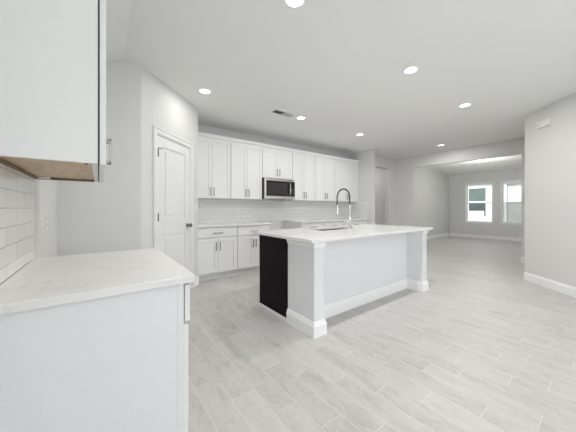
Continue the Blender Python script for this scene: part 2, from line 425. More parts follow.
# tiled backsplashes
struct(MB().box(PX1 + .001, SX - .001, BWY - .010, BWY, .914, 1.40).build('wall_backsplash', 'tile_x'), 'white subway tile backsplash along the back wall', 'backsplash')
struct(MB().box(SX - .010, SX, 4.04, BWY - .011, .914, 1.39).build('wall_backsplash_side', 'tile_y'), 'white tile return on the short side wall', 'backsplash')
struct(MB().box(LWX, LWX + .010, 0.2, 2.012, .914, 1.40).build('wall_backsplash_left', 'tile_left'), 'large white tile backsplash on the left wall in the foreground', 'backsplash')

# baseboards: profile (out, height)
def baseboard(mb, a, b, n, h=0.135, t=0.015):
    """from a to b along the wall, n = unit vector into the room"""
    prof = [(0, 0), (t, 0), (t, h * .78), (t * .75, h * .84), (t * .55, h * .9), (t * .35, h), (0, h)]
    pa = [(a[0] + n[0] * o, a[1] + n[1] * o, z) for o, z in prof]; pb = [(b[0] + n[0] * o, b[1] + n[1] * o, z) for o, z in prof]
    mb.solid([pa, pb]); return mb
def bb(name, label, *runs):
    m = MB()
    for r in runs: baseboard(m, *r)
    struct(m.build(name, 'trim'), label, 'baseboard')
bb('baseboard_right', 'white baseboard along the angled right wall', ((5.709, .982), (4.2, -.527), (-d2, d2)))
bb('baseboard_opening', 'white baseboard on the wall with the wide opening', ((HX, 1.331), (HX, .982), (-1, 0)), ((HX, 1.331), (HX + T, 1.331), (0, 1)),
   ((HX, 3.712), (HX, HY), (-1, 0)), ((HX, 3.712), (HX + T, 3.712), (0, -1)))
bb('baseboard_far_left', 'white baseboard along the left wall of the far room', ((HX + T, FY), (FX - .016, FY), (0, -1)))
bb('baseboard_far', 'white baseboard under the far room windows', ((FX, FY), (FX, -.47), (-1, 0)))
bb('baseboard_doorway', 'white baseboard beside the hallway doorway', ((7.112, HY), (HX - .016, HY), (0, -1)), ((SX + T + .001, HY), (5.98, HY), (0, -1)))
bb('baseboard_side', 'white baseboard on the end of the short side wall', ((SX + .001, 3.93), (SX + T, 3.93), (0, -1)))
bb('baseboard_hall', 'white baseboard inside the hallway', ((5.85, 6.1), (7.29, 6.1), (0, -1)))
bb('baseboard_left_end', 'white baseboard at the foot of the grey wall behind the counter', ((LWX + .016, GY), (PX0, GY), (0, -1)), ((LWX, 2.06), (LWX, GY), (1, 0)))
bb('baseboard_pantry', 'white baseboard beside the pantry door', ((PX0 + .01, GY + .01), (PX0 + (DS0 - .08) * d2, GY + (DS0 - .08) * d2), (d2, -d2)),
   ((PX0 + (DS1 + .08) * d2, GY + (DS1 + .08) * d2), (PX1, PY1), (d2, -d2)))

# ------------------------------------------------------------------ pantry door (door_1)
dr = struct_empty('door_1', 'white two-panel pantry door in the angled wall', 'door', (PX0, GY, 0), PI / 4)
cs = MB()   # casing with a stepped profile, both legs and the head
for (x0, x1) in ((DS0 - .072, DS0), (DS1, DS1 + .072)):
    cs.box(x0, x1, -.012, 0, 0, DZ + .072)
cs.box(DS0, DS1, -.012, 0, DZ, DZ + .072)
cs.box(DS0 - .072, DS0 - .052, -.02, -.012, 0, DZ + .072).box(DS1 + .052, DS1 + .072, -.02, -.012, 0, DZ + .072).box(DS0 - .052, DS1 + .052, -.02, -.012, DZ + .052, DZ + .072)
cs.build('door_casing', 'door', dr, bevel=.003)
jb = MB().box(DS0, DS0 + .012, 0, T, 0, DZ).box(DS1 - .012, DS1, 0, T, 0, DZ).box(DS0 + .012, DS1 - .012, 0, T, DZ - .012, DZ)
jb.build('door_jamb', 'trim', dr)
lx0, lx1, lz0, lz1 = DS0 + .015, DS1 - .015, .012, DZ - .015
ly = 0.006
st = 0.115
leaf = MB()
def frame_panel(mb, x0, x1, z0, z1, y, holes, depth=.035, rec=.012):
    """door slab with recessed moulded panels; holes = [(x0,x1,z0,z1)] stacked in z"""
    mb.box(x0, x1, y + rec, y + depth, z0, z1)
    hx0, hx1 = holes[0][0], holes[0][1]
    mb.box(x0, hx0, y, y + rec, z0, z1); mb.box(hx1, x1, y, y + rec, z0, z1)
    zz = z0
    for h in holes:
        mb.box(hx0, hx1, y, y + rec, zz, h[2]); zz = h[3]
        # sloped moulding frame inside the recess, and a raised field
        a, b_ = .022, .05
        mb.box(h[0] + b_, h[1] - b_, y + .004, y + rec, h[2] + b_, h[3] - b_)
        for (p, q) in (((h[0], h[2]), (h[0] + a, h[2])),):
            pass
        for (X0, X1, Z0, Z1) in ((h[0], h[0] + .012, h[2], h[3]), (h[1] - .012, h[1], h[2], h[3]), (h[0] + .012, h[1] - .012, h[2], h[2] + .012), (h[0] + .012, h[1] - .012, h[3] - .012, h[3])):
            mb.box(X0, X1, y + .005, y + rec, Z0, Z1)
    mb.box(hx0, hx1, y, y + rec, zz, z1)
frame_panel(leaf, lx0, lx1, lz0, lz1, ly, [(lx0 + st, lx1 - st, .22, .865), (lx0 + st, lx1 - st, 1.055, 1.955)])
leaf.build('door_leaf', 'door', dr, bevel=.002)
kn = MB().lathe([(.001, .006), (.031, .006), (.031, -.002), (.012, -.006), (.011, -.030), (.024, -.036), (.029, -.048), (.026, -.060), (.012, -.068), (.001, -.069)], 24, 'y', (lx1 - .065, 0, .95))
tag(kn.build('door_knob', 'darkmetal', dr), 'round dark nickel door knob')
for hz in (1.86, 1.09, .25):
    hg = MB().tube([(lx0 - .001, -.008, hz - .05), (lx0 - .001, -.008, hz + .05)], .007).box(lx0 - .002, lx0 + .022, -.001, .0055, hz - .045, hz + .045)
    if hz == 1.86: hg.tube([(lx0 + .002, -.010, hz + .052), (lx0 + .03, -.030, hz + .052), (lx0 + .055, -.026, hz + .052)], .0045)
    hg.build('hinge', 'darkmetal', dr)

# ------------------------------------------------------------------ windows
def window(name, label, y0, y1, z0, z1, x, face, depth=T, screen=True):
    """vinyl single-hung window in a wall that faces -x (face=-1); x = inner wall plane"""
    r = struct_empty(name, label, 'window', (x, (y0 + y1) / 2, z0))
    hw_, H = (y1 - y0) / 2, z1 - z0; f = .045
    m = MB()
    xa, xb = .012, .11
    m.box(xa, xb, -hw_, -hw_ + f, 0, H).box(xa, xb, hw_ - f, hw_, 0, H).box(xa, xb, -hw_ + f, hw_ - f, 0, f).box(xa, xb, -hw_ + f, hw_ - f, H - f, H)
    m.build('window_frame', 'trim', r, bevel=.003)
    for (zz0, zz1, xo, nm) in ((f, H / 2 + .02, .058, 'lower_sash'), (H / 2 - .02, H - f, .082, 'upper_sash')):
        s_ = MB(); g = .035; a0, a1 = -hw_ + f, hw_ - f
        s_.box(xo, xo + .022, a0, a0 + g, zz0, zz1).box(xo, xo + .022, a1 - g, a1, zz0, zz1).box(xo, xo + .022, a0 + g, a1 - g, zz0, zz0 + g).box(xo, xo + .022, a0 + g, a1 - g, zz1 - g, zz1)
        so = s_.build('sash', 'trim', r, bevel=.002)
        MB().box(xo + .009, xo + .013, a0 + g, a1 - g, zz0 + g, zz1 - g).build('pane', 'glass', so)
    if name == 'window_2': MB().box(.106, .1075, -hw_ + f, hw_ - f, f, H / 2).build('insect_screen', 'screen', r)
    # painted drywall returns and a sill board
    MB().box(-.018, .05, -hw_ - .0, hw_ + .0, 0.0005, .018).build('window_sill', 'trim', r, bevel=.003)
    c = MB().box(-.012, .0, -hw_ - .05, -hw_, -.05, H + .05).box(-.012, .0, hw_, hw_ + .05, -.05, H + .05).box(-.012, 0, -hw_, hw_, H, H + .05).box(-.012, 0, -hw_, hw_, -.05, 0)
    return r
window('window_1', 'left far-room window, looking onto the neighbouring window', *W1, FX, -1)
window('window_2', 'right far-room window, partly hidden by the angled wall', *W2, FX, -1)
for i, nx in enumerate((0.55, 1.95, 3.35)):  # unseen windows, added to carry the rear fill light
    r = struct_empty('window_%d' % (i + 3), 'window in the rear wall behind the camera', 'window', (nx, REAR_Y - T, .6))
    MB().box(-.55, -.50, .03, .09, 0, 1.7).box(.50, .55, .03, .09, 0, 1.7).box(-.5, .5, .03, .09, 0, .05).box(-.5, .5, .03, .09, 1.65, 1.7).box(-.5, .5, .04, .08, .83, .87).build('window_frame', 'trim', r)
    MB().box(-.5, .5, .058, .062, .05, .83).build('pane', 'glass', r); MB().box(-.5, .5, .058, .062, .87, 1.65).build('pane', 'glass', r)

for i, ny in enumerate((-5.2, -2.2)):  # unseen left windows, added for fill from the side
    r = struct_empty('window_%d' % (i + 6), 'window in the left wall behind the camera', 'window', (LWX - T, ny, .6))
    MB().box(.03, .09, -.75, -.70, 0, 1.7).box(.03, .09, .70, .75, 0, 1.7).box(.03, .09, -.7, .7, 0, .05).box(.03, .09, -.7, .7, 1.65, 1.7).box(.04, .08, -.7, .7, .83, .87).build('window_frame', 'trim', r)
    MB().box(.058, .062, -.7, .7, .05, .83).build('pane', 'glass', r); MB().box(.058, .062, -.7, .7, .87, 1.65).build('pane', 'glass', r)

# ------------------------------------------------------------------ outside the far windows
struct(MB().box(13.0, 24, -8, 14, -.25, -.13).build('lawn_ground', 'grass'), 'strip of lawn outside the far windows', 'ground')
nb = thing('neighbouring_house', 'pale neighbouring house seen through the far room windows', 'house', (15.0, 2.5, -.13))
nh = MB().box(0, .3, -6, 7, 0, 3.0); nh.build('brick_wall', 'brick', nb)
MB().solid([[(-.5, -6.3, 2.95), (4, -6.3, 5.2), (4, -6.3, 5.3), (-.5, -6.3, 3.1)], [(-.5, 7.3, 2.95), (4, 7.3, 5.2), (4, 7.3, 5.3), (-.5, 7.3, 3.1)]]).build('roof', 'roof', nb)
wy0, wy1, wz0, wz1 = 3.93 - 2.5, 4.69 - 2.5, .76 + .13, 2.2 + .13
sd = MB()
sd.box(-.04, 0, wy0 - .75, wy0, 0.3, 2.95).box(-.04, 0, wy1, wy1 + .75, .3, 2.95).box(-.04, 0, wy0, wy1, .3, wz0).box(-.04, 0, wy0, wy1, wz1, 2.95)
sd.build('white_siding', 'siding', nb)
wf = MB().box(-.06, -.041, wy0 - .02, wy0 + .03, wz0 - .03, wz1 + .03).box(-.06, -.041, wy1 - .03, wy1 + .02, wz0 - .03, wz1 + .03).box(-.06, -.041, wy0 + .03, wy1 - .03, wz0 - .03, wz0 + .03).box(-.06, -.041, wy0 + .03, wy1 - .03, wz1 - .03, wz1 + .03).box(-.06, -.041, wy0 + .03, wy1 - .03, 1.6, 1.66)
wfo = wf.build('window', 'siding', nb)
MB().box(-.035, -.02, wy0, wy1, wz0, 1.6).build('pane', 'glassdark', wfo); MB().box(-.035, -.02, wy0, wy1, 1.6, wz1).build('pane', 'teal', wfo)
MB().box(-.040, -.0355, wy0 + .10, wy1 - .03, wz0, wz0 + .30).build('blind', 'siding', wfo)

# ------------------------------------------------------------------ cabinets
def bar_handle(parent, x, y, z, length, vertical=True, s=-1, m='nickel', proj=.030):
    """square bar pull; y = surface it stands on, s = outward direction in y"""
    t = .005; h = length / 2; mb = MB(); yo = y + s * proj
    ya, yb = sorted((yo - s * .010, yo)); pa, pb = sorted((y, yo - s * .005))
    if vertical:
        mb.box(x - t, x + t, ya, yb, z - h, z + h)
        for zz in (z - h + t, z + h - t): mb.box(x - t, x + t, pa, pb, zz - t, zz + t)
    else:
        mb.box(x - h, x + h, ya, yb, z - t, z + t)
        for xx in (x - h + t, x + h - t): mb.box(xx - t, xx + t, pa, pb, z - t, z + t)
    return mb.build('handle', m, parent)

def shaker(x0, x1, z0, z1, y, s=-1, rail=.057, th=.02, rec=.009):
    mb = MB(); ya, yb = y, y + s * th; yr = y + s * (th - rec)
    def bx(a, b, c, d, p, q): mb.box(a, b, min(p, q), max(p, q), c, d)
    bx(x0, x0 + rail, z0, z1, ya, yb); bx(x1 - rail, x1, z0, z1, ya, yb)
    bx(x0 + rail, x1 - rail, z0, z0 + rail, ya, yb); bx(x0 + rail, x1 - rail, z1 - rail, z1, ya, yb)
    bx(x0 + rail, x1 - rail, z0 + rail, z1 - rail, ya, yr)
    return mb

def slab(x0, x1, z0, z1, y, s=-1, th=.02):
    return MB().box(x0, x1, min(y, y + s * th), max(y, y + s * th), z0, z1)

def upper(label, X0, X1, zb, zt, loc_y=4.374, depth=.315, group='white wall cabinets along the back wall', hand='nickel'):
    W = X1 - X0 - .001; H = zt - zb
    t = thing('wall_cabinet', label, 'cabinet', (X0, loc_y, zb), 0, group)
    b = MB()
    b.box(0, .018, .0, depth, 0, H).box(W - .018, W, 0, depth, 0, H).box(.018, W - .018, 0, depth, H - .018, H).box(.018, W - .018, .02, depth, .016, .032)
    b.box(.018, W - .018, depth - .006, depth, .032, H - .018)
    b.box(.018, .04, 0, .019, 0, H - .018).box(W - .04, W - .018, 0, .019, 0, H - .018).box(.04, W - .04, 0, .019, 0, .038).box(.04, W - .04, 0, .019, H - .07, H - .018)
    b.build('carcass', 'cabinet', t)
    g = .0075
    for k, (a, c) in enumerate(((g, W / 2 - .0018), (W / 2 + .0018, W - g))):
        d = shaker(a, c, .010, H - .035, -.001).build('door', 'cabinet', t, bevel=.0015)
        hx = (c - .03) if k == 0 else (a + .03)
        bar_handle(d, hx, -.021, .010 + .115, .135, True, m=hand)
    return t
ZU, ZUT = 1.366, 2.445
UX = [PX1 + .001, 1.952, 2.630, 3.401, 4.100, 4.761, SX]
names = ['white double-door wall cabinet at the left end, beside the pantry wall', 'white double-door wall cabinet immediately left of the microwave', 'short white double-door cabinet directly above the microwave',
         'white double-door wall cabinet immediately right of the microwave', 'white double-door wall cabinet fifth from the left, between its twins', 'white double-door wall cabinet at the right end, above the faucet arc']
for i in range(6):
    upper(names[i], UX[i], UX[i + 1], 1.815 if i == 2 else ZU, ZUT)
# crown moulding running over all six
cr = MB()
prof = [(0, 2.446), (-.022, 2.446), (-.024, 2.456), (-.040, 2.478), (-.044, 2.483), (-.044, 2.495), (.10, 2.495), (.10, 2.446)]
cr.solid([[(PX1 + .001, 4.374 + a, z) for a, z in prof], [(SX - .001, 4.374 + a, z) for a, z in prof]])
struct(cr.build('trim_1', 'trim'), 'white crown moulding along the top of the back wall cabinets', 'crown moulding')

def base(label, X0, X1, loc_y=4.09, depth=.585, group='white base cabinets along the back wall', rotz=0, loc=None, hand='darkmetal', toe=True, extra_gap=0, doors=2):
    W = X1 - X0 - .001; H = .883
    t = thing('base_cabinet', label, 'cabinet', loc or (X0, loc_y, 0), rotz, group)
    b = MB()
    b.box(0, .018, 0, depth, .11, H).box(W - .018, W, 0, depth, .11, H).box(.018, W - .018, 0, depth, .11, .128).box(.018, W - .018, depth - .006, depth, .128, H)
    b.box(.018, W - .018, .0, .019, H - .03, H).box(.018, W - .018, 0, .019, .128, .15).box(.018, W - .018, 0, .019, .688, .71).box(.018, .04, 0, .0185, .15, H - .03).box(W - .04, W - .018, 0, .0185, .15, H - .03)
    b.build('carcass', 'cabinet', t)
    MB().box(0, W, .07, depth, 0, .1095).build('toe_kick', 'cabinet', t)
    g = .010
    d = slab(g, W - g, .712, .868, -.001).build('drawer', 'cabinet', t, bevel=.002)
    bar_handle(d, W / 2, -.021, .782, .16, False, m=hand)
    cells = ((g, W / 2 - .002), (W / 2 + .002, W - g)) if doors == 2 else ((g, W - g),)
    for k, (a, c) in enumerate(cells):
        d = shaker(a, c, .122, .695, -.001 ).build('door', 'cabinet', t, bevel=.0015)
        hx = (c - .03) if k == 0 else (a + .03)
        bar_handle(d, hx, -.021, .56, .135, True, m=hand)
    return t
base('white base cabinet with drawer at the left end, beside the pantry', PX1 + .001, 1.948)
base('white base cabinet with drawer, left of the empty range gap', 1.948, 2.625)
base('white base cabinet with drawer, right of the empty range gap', 3.412, 4.100)
base('white base cabinet with drawer, middle of the three right of the range gap', 4.100, 4.761)
base('white base cabinet with drawer against the short side wall', 4.761, SX - .001)

def worktop(name, label, x0, x1, y0, y1, z=.914):
    return tag(MB().box(x0, x1, y0, y1, z - .03, z).build(name, 'quartz', bevel=.003), label, 'countertop')
worktop('countertop', 'white quartz countertop left of the range gap, against the pantry', PX1 + .002, 2.640, 4.044, BWY - .011)
worktop('countertop', 'white quartz countertop right of the range gap, against the side wall', 3.400, SX - .011, 4.044, BWY - .011)

# foreground run on the left wall
LB = thing('base_cabinet', 'large white base cabinet in the left foreground, seen from its plain side', 'cabinet', (.288, 1.120, 0), PI / 2)
Wl = .862; Dl = .588
b = MB()
b.box(0, .018, 0, Dl, 0, .883).box(Wl - .018, Wl, 0, Dl, 0, .883).box(.018, Wl - .018, 0.02, Dl, .11, .128).box(.018, Wl - .018, Dl - .006, Dl, .128, .883)
b.box(.018, Wl - .018, 0, .019, .853, .883).box(.018, Wl - .018, 0, .019, .688, .71).box(.018, Wl - .018, 0, .019, .11, .15)
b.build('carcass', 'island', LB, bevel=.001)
MB().box(-.0018, -.0001, .0, .024, .0, .883).build('corner_stile', 'island', LB)
MB().box(.019, Wl - .019, .07, .085, 0, .109).build('toe_kick', 'island', LB)
d = slab(.006, Wl - .006, .712, .868, -.006, th=.022).build('drawer', 'cabinet', LB, bevel=.002)
bar_handle(d, Wl / 2, -.028, .79, .16, False)
for k, (a, c) in enumerate(((.006, Wl / 2 - .002), (Wl / 2 + .002, Wl - .006))):
    d = shaker(a, c, .122, .700, -.001, th=.021).build('door', 'cabinet', LB, bevel=.0015)
    bar_handle(d, (c - .03) if k == 0 else (a + .03), -.023, .56, .135)
worktop('countertop', 'large white quartz countertop in the left foreground', LWX + .011, .329, 1.092, 1.998)

zlu = 2.42
LU = thing('wall_cabinet', 'white wall cabinet in the left foreground with bare wood underside', 'cabinet', (-.003, 1.19, 1.366), PI / 2)
Wu, Du, Hu = .88, .299, zlu - 1.366
b = MB()
b.box(0, .018, 0, Du, 0, Hu).box(Wu - .018, Wu, 0, Du, 0, Hu).box(.018, Wu - .018, 0, Du, Hu - .018, Hu).box(.018, Wu - .018, Du - .006, Du, .03, Hu - .018)
b.box(.018, Wu - .018, 0, .019, 0.004, .038).box(.018, Wu - .018, 0, .019, Hu - .06, Hu - .018)
b.build('carcass', 'cabinet', LU, bevel=.001)
MB().box(-.0018, -.0001, 0, .022, 0, Hu).build('corner_stile', 'cabinet', LU)
MB().box(.0185, Wu - .0185, .0195, Du - .0065, .014, .026).build('bottom_board', 'ply', LU)
tag(bpy.data.objects[-1] if False else LU.children[-1], 'unpainted tan plywood underside')
MB().box(Wu - .036, Wu - .0185, .0195, Du - .007, .0005, .0138).box(.0185, Wu - .037, Du - .022, Du - .007, .0005, .0138).build('batten', 'ply_dark', LU)
MB().lathe([(.001, .0002), (.0055, .0002), (.0055, .0138), (.001, .0138)], 12, 'z', (.06, .035, 0)).build('screw', 'darkmetal', LU)
brk = MB().box(Wu - .075, Wu - .037, Du - .075, Du - .024, .003, .0138); brk.build('corner_bracket', 'steel', LU)
MB().box(.001, Wu - .001, -.0045, -.0002, .003, Hu - .03).build('gasket', 'gap', LU)  # dark strip put in to paint the shadow gap behind the doors
for k, (a, c) in enumerate(((.003, Wu / 2 - .002), (Wu / 2 + .002, Wu - .003))):
    d = shaker(a, c, -.002, Hu - .035, -.0055, th=.020).build('door', 'cabinet', LU, bevel=.0015)
    bar_handle(d, (c - .035) if k == 0 else (a + .035), -.0255, .128, .125, True, proj=.032)

# ------------------------------------------------------------------ microwave
mwx, mwy = 2.634, 4.262
mw = thing('microwave', 'stainless steel over-range microwave with black glass door', 'microwave', (mwx, mwy, 1.385))
MW, MH, MD = .762, .425, .415
MB().box(0, MW, .025, MD, 0, MH).build('housing', 'blackglass', mw, bevel=.003)
fd = MB(); DW = .635
fd.box(0, MW, 0, .024, MH - .052, MH - .001)            # top strip
fd.box(0, .035, 0, .024, .001, MH - .054).box(.035, MW, 0, .024, .001, .058)
fd.build('steel_front', 'steel', mw, bevel=.003)
vg = MB()
for k in range(3): vg.box(.05, MW - .05, -.0015, 0, MH - .020 + k * .006 - .004, MH - .020 + k * .006 - .001)
vg.build('vent_grille', 'slot', mw)
dg = MB().box(.036, DW, .003, .024, .060, MH - .054).build('door', 'blackglass', mw)
MB().box(.075, DW - .075, .0015, .003, .095, MH - .095).build('window', 'mesh', dg)
hp = [(DW - .025, .0, .085), (DW - .025, -.022, .095), (DW - .025, -.038, .14), (DW - .025, -.044, .215), (DW - .025, -.038, .29), (DW - .025, -.022, .335), (DW - .025, .0, .345)]
MB().tube(hp, .010, 12).build('handle', 'chrome', dg)
cp = MB().box(DW + .001, MW, .002, .024, .060, MH - .054).build('control_panel', 'blackglass', mw)
bt = MB()
for r_ in range(6):
    for c_ in range(3): bt.box(DW + .03 + c_ * .026, DW + .046 + c_ * .026, .001, .002, .085 + r_ * .026, .097 + r_ * .026)
bt.build('keypad', 'mesh', cp)

# ------------------------------------------------------------------ island
isl = thing('kitchen_island', 'white kitchen island with a black end panel and wide end posts', 'kitchen island', (1.592, 1.712, 0))
IW = 3.82 - 1.592          # overall length between outer faces
def IB(): return MB()
# end walls: plain panels 13 cm thick
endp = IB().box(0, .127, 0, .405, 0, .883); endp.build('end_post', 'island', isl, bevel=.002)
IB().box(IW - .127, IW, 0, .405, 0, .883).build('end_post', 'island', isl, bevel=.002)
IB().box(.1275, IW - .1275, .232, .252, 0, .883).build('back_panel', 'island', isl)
# cabinet run behind
Y1 = 1.00
ca = IB().box(.02, .038, .406, Y1 - .02, .03, .883).box(IW - .038, IW - .02, .406, Y1 - .02, .03, .883).box(.038, IW - .038, .406, Y1 - .02, .10, .118)
ca.box(.038, IW - .038, Y1 - .04, Y1 - .021, .118, .15).box(.038, IW - .038, Y1 - .04, Y1 - .021, .853, .883)
for xx in (.60, 1.52): ca.box(xx, xx + .02, .406, Y1 - .021, .118, .883)
ca.box(.02, IW - .02, .406, Y1 - .09, 0, .099)
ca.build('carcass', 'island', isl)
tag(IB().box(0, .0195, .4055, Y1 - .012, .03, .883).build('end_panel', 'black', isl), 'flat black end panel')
IB().box(-.004, .0195, Y1 - .0118, Y1, .03, .883).build('face_edge', 'island', isl)
IB().box(IW - .0195, IW, .4055, Y1 - .02, .03, .883).build('end_panel', 'island', isl)
IB().box(-.004, .0185, .4265, Y1 - .012, 0, .029).build('toe_strip', 'island', isl)
# doors on the sink side (face +y)
for k, (a, c) in enumerate(((.045, .33), (.335, .595), (.625, 1.075), (1.080, 1.515), (1.545, 1.85), (1.855, IW - .045))):
    d = shaker(a, c, .122, .87, Y1 - .019, s=1).build('door', 'cabinet', isl)
    bar_handle(d, (c - .03) if k % 2 == 0 else (a + .03), Y1 + .001, .74, .135, True, s=1)
# mouldings: stepped plinth round posts and inner wall, small capital under the slab
def ring(mb, x0, x1, y0, y1, z0, z1, t, sides):
    if 'n' in sides: mb.box(x0 - t, x1 + t, y0 - t, y0, z0, z1)
    if 'l' in sides: mb.box(x0 - t, x0, y0, y1, z0, z1)
    if 'r' in sides: mb.box(x1, x1 + t, y0, y1, z0, z1)
def post_trim(x0, x1, inner):
    for nm, steps in (('plinth', [(.020, 0), (.020, .108), (.013, .112), (.013, .122), (.007, .142)]), ('capital', [(.006, .828), (.012, .846), (.012, .856), (.020, .868), (.020, .883)])):
        m = IB(); yo, yi = (.405, .2315) if inner == 'r' else (.2315, .405)
        ring_ = lambda t, z: [m.bm.verts.new(p) for p in ((x0 - t, yo, z), (x0 - t, -t, z), (x1 + t, -t, z), (x1 + t, yi, z))]
        rings = [ring_(t, z) for t, z in [(.0002, steps[0][1])] + steps + [(.0002, steps[-1][1])]]
        rings.append(rings[0])
        for p, q in zip(rings, rings[1:]):
            for k in range(3): m.bm.faces.new((p[k], p[k + 1], q[k + 1], q[k]))
        m.bm.faces.new([g_[0] for g_ in rings[:-1]]); m.bm.faces.new([g_[3] for g_ in rings[:-1]])
        m.build(nm, 'trim', isl)
post_trim(0, .127, 'r'); post_trim(IW - .127, IW, 'l')
m = IB()
pr_ = [(0, 0), (.018, 0), (.018, .108), (.013, .112), (.013, .122), (.007, .142), (0, .142)]
m.solid([[(xx, .2315 - t, z) for t, z in pr_] for xx in (.1275 + .0205, IW - .1275 - .0205)])
m.build('baseboard', 'trim', isl, bevel=.003)

# island slab with the sink cut out of it
IS = (1.515, 3.905, 1.660, 2.735)
SK = (2.24, 2.97, 2.265, 2.61)
m = MB()
xs_ = [IS[0], SK[0], SK[1], IS[1]]; ys_ = [IS[2], SK[2], SK[3], IS[3]]
vt = {}
for zi, z in enumerate((.884, .914)):
    for i, x in enumerate(xs_):
        for j, y in enumerate(ys_): vt[i, j, zi] = m.bm.verts.new((x, y, z))
for i in range(3):
    for j in range(3):
        if (i, j) == (1, 1): continue
        for zi in (0, 1): m.bm.faces.new([vt[i, j, zi], vt[i + 1, j, zi], vt[i + 1, j + 1, zi], vt[i, j + 1, zi]])
for k in range(3):
    for (a, b_) in (((k, 0), (k + 1, 0)), ((k, 3), (k + 1, 3)), ((0, k), (0, k + 1)), ((3, k), (3, k + 1))):
        m.bm.faces.new([vt[(*a, 0)], vt[(*b_, 0)], vt[(*b_, 1)], vt[(*a, 1)]])
for (a, b_) in (((1, 1), (2, 1)), ((1, 2), (2, 2)), ((1, 1), (1, 2)), ((2, 1), (2, 2))):
    m.bm.faces.new([vt[(*a, 0)], vt[(*b_, 0)], vt[(*b_, 1)], vt[(*a, 1)]])
tag(m.build('countertop', 'quartz', bevel=.003), 'long white quartz island countertop with the sink cut into it', 'countertop')

# sink: two steel basins hung under the slab
sk = thing('kitchen_sink', 'stainless undermount double sink in the island countertop', 'sink', ((SK[0] + SK[1]) / 2, (SK[2] + SK[3]) / 2, .68))
hx_, hy_, H_ = (SK[1] - SK[0]) / 2 + .012, (SK[3] - SK[2]) / 2 + .012, .203
def basin(x0, x1):
    m = MB(); t = .004
    m.box(x0, x1, -hy_, hy_, 0, t).box(x0, x0 + t, -hy_, hy_, t, H_).box(x1 - t, x1, -hy_, hy_, t, H_).box(x0 + t, x1 - t, -hy_, -hy_ + t, t, H_).box(x0 + t, x1 - t, hy_ - t, hy_, t, H_)
    o = m.build('basin', 'sink', sk)
    MB().lathe([(.001, t + .0005), (.042, t + .0005), (.045, t + .003), (.020, t + .002), (.001, t + .002)], 24, 'z', ((x0 + x1) / 2, 0, 0)).build('drain', 'darkmetal', o)
basin(-hx_, -.012); basin(.012, hx_)
MB().box(-.0118, .0118, -hy_, hy_, H_ - .03, H_ - .012).build('divider', 'steel', sk)

# spring-neck faucet
fx, fy = 2.700, 2.205
fa = thing('faucet', 'tall chrome spring-neck faucet arching over the island sink', 'faucet', (fx, fy, .9145))
MB().lathe([(.001, 0), (.028, 0), (.028, .006), (.021, .012), (.018, .05), (.0135, .055), (.0135, .30), (.016, .302), (.016, .335), (.010, .345), (.001, .345)], 24).build('column', 'chrome', fa)
MB().tube([(-.016, 0, .075), (-.034, 0, .078), (-.060, -.004, .105), (-.072, -.006, .125)], [.010, .009, .006, .005]).build('lever', 'chrome', fa)
R_ = .112; zc_ = .345 + .085
path = [(0, 0, .335), (0, 0, .36), (0, 0, .40), (0, 0, zc_)]
for k in range(1, 25):
    a = PI * k / 24; path.append((0, R_ - R_ * math.cos(a), zc_ + R_ * 1.05 * math.sin(a)))
path += [(0, 2 * R_, zc_ - .03), (0, 2 * R_, zc_ - .07), (0, 2 * R_, zc_ - .11)]
MB().tube(path, .0068, 10).build('hose', 'slot', fa)
# coil wound along the same path
P_ = [Vector(p) for p in path]; cum = [0]
for a, b_ in zip(P_, P_[1:]): cum.append(cum[-1] + (b_ - a).length)
turns, seg = 62, 8; pts = []
def at(s_):
    for i in range(len(P_) - 1):
        if s_ <= cum[i + 1] or i == len(P_) - 2:
            t_ = (s_ - cum[i]) / (cum[i + 1] - cum[i]); return P_[i].lerp(P_[i + 1], t_), (P_[i + 1] - P_[i]).normalized()
for k in range(turns * seg + 1):
    p, dd = at(cum[-1] * k / (turns * seg)); a = 2 * PI * k / seg
    u_ = Vector((1, 0, 0)); v_ = dd.cross(u_).normalized()
    pts.append(p + (u_ * math.cos(a) + v_ * math.sin(a)) * .0105)
MB().tube(pts, .0022, 5).build('spring', 'darkmetal', fa)
zt_ = zc_ - .11
MB().lathe([(.001, zt_ + .012), (.013, zt_ + .012), (.015, zt_), (.014, zt_ - .05), (.017, zt_ - .085), (.020, zt_ - .12), (.018, zt_ - .128), (.001, zt_ - .128)], 20, 'z', (0, 2 * R_, 0)).build('spray_head', 'chrome', fa)
MB().tube([(0, .012, .30), (0, .08, .302), (0, 2 * R_ - .018, .300)], .005, 8).lathe([(.0155, .288), (.021, .288), (.021, .308), (.0155, .308)], 20, 'z', (0, 2 * R_, 0), ring=True).build('holder_arm', 'chrome', fa)

# ------------------------------------------------------------------ ceiling fixtures
lamps = [(1.12, 3.309, 'small round recessed lamp nearest the pantry door'), (2.765, 3.303, 'round recessed lamp just right of the ceiling vent'), (4.381, 3.307, 'round recessed lamp above the right end of the back cabinets'),
         (1.158, 1.453, 'round recessed lamp cut by the top edge of the photo'), (2.785, 1.419, 'largest fully visible round recessed lamp, above the island'), (4.385, 1.415, 'round recessed lamp above the far end of the island, right side'),
         (6.695, 2.665, 'round recessed lamp near the wide opening to the far room')]
for i, (x, y, lb) in enumerate(lamps):
    t = thing('recessed_lamp', lb, 'ceiling light', (x, y, CZ), 0, 'recessed lamps in the kitchen ceiling')
    MB().lathe([(.066, -.0005), (.082, -.0005), (.082, -.004), (.074, -.008), (.066, -.006)], 40, ring=True).build('trim_ring', 'plastic', t)
    MB().lathe([(.001, -.001), (.0655, -.001), (.0655, -.005), (.001, -.006)], 40).build('lens', 'lamp', t)
    area('lamp_light', (x, y, CZ - .0065), (0, 0, 0), .06, .06, (3.6 if x < 2 else 10 if x > 5 else 8.4) if y > 2 else 15.0, (1.0, .985, .965), 'DISK')
t = thing('flush_lamp', 'round lit ceiling lamp in the far room, just under the opening head', 'ceiling light', (9.64, 2.65, CZ))
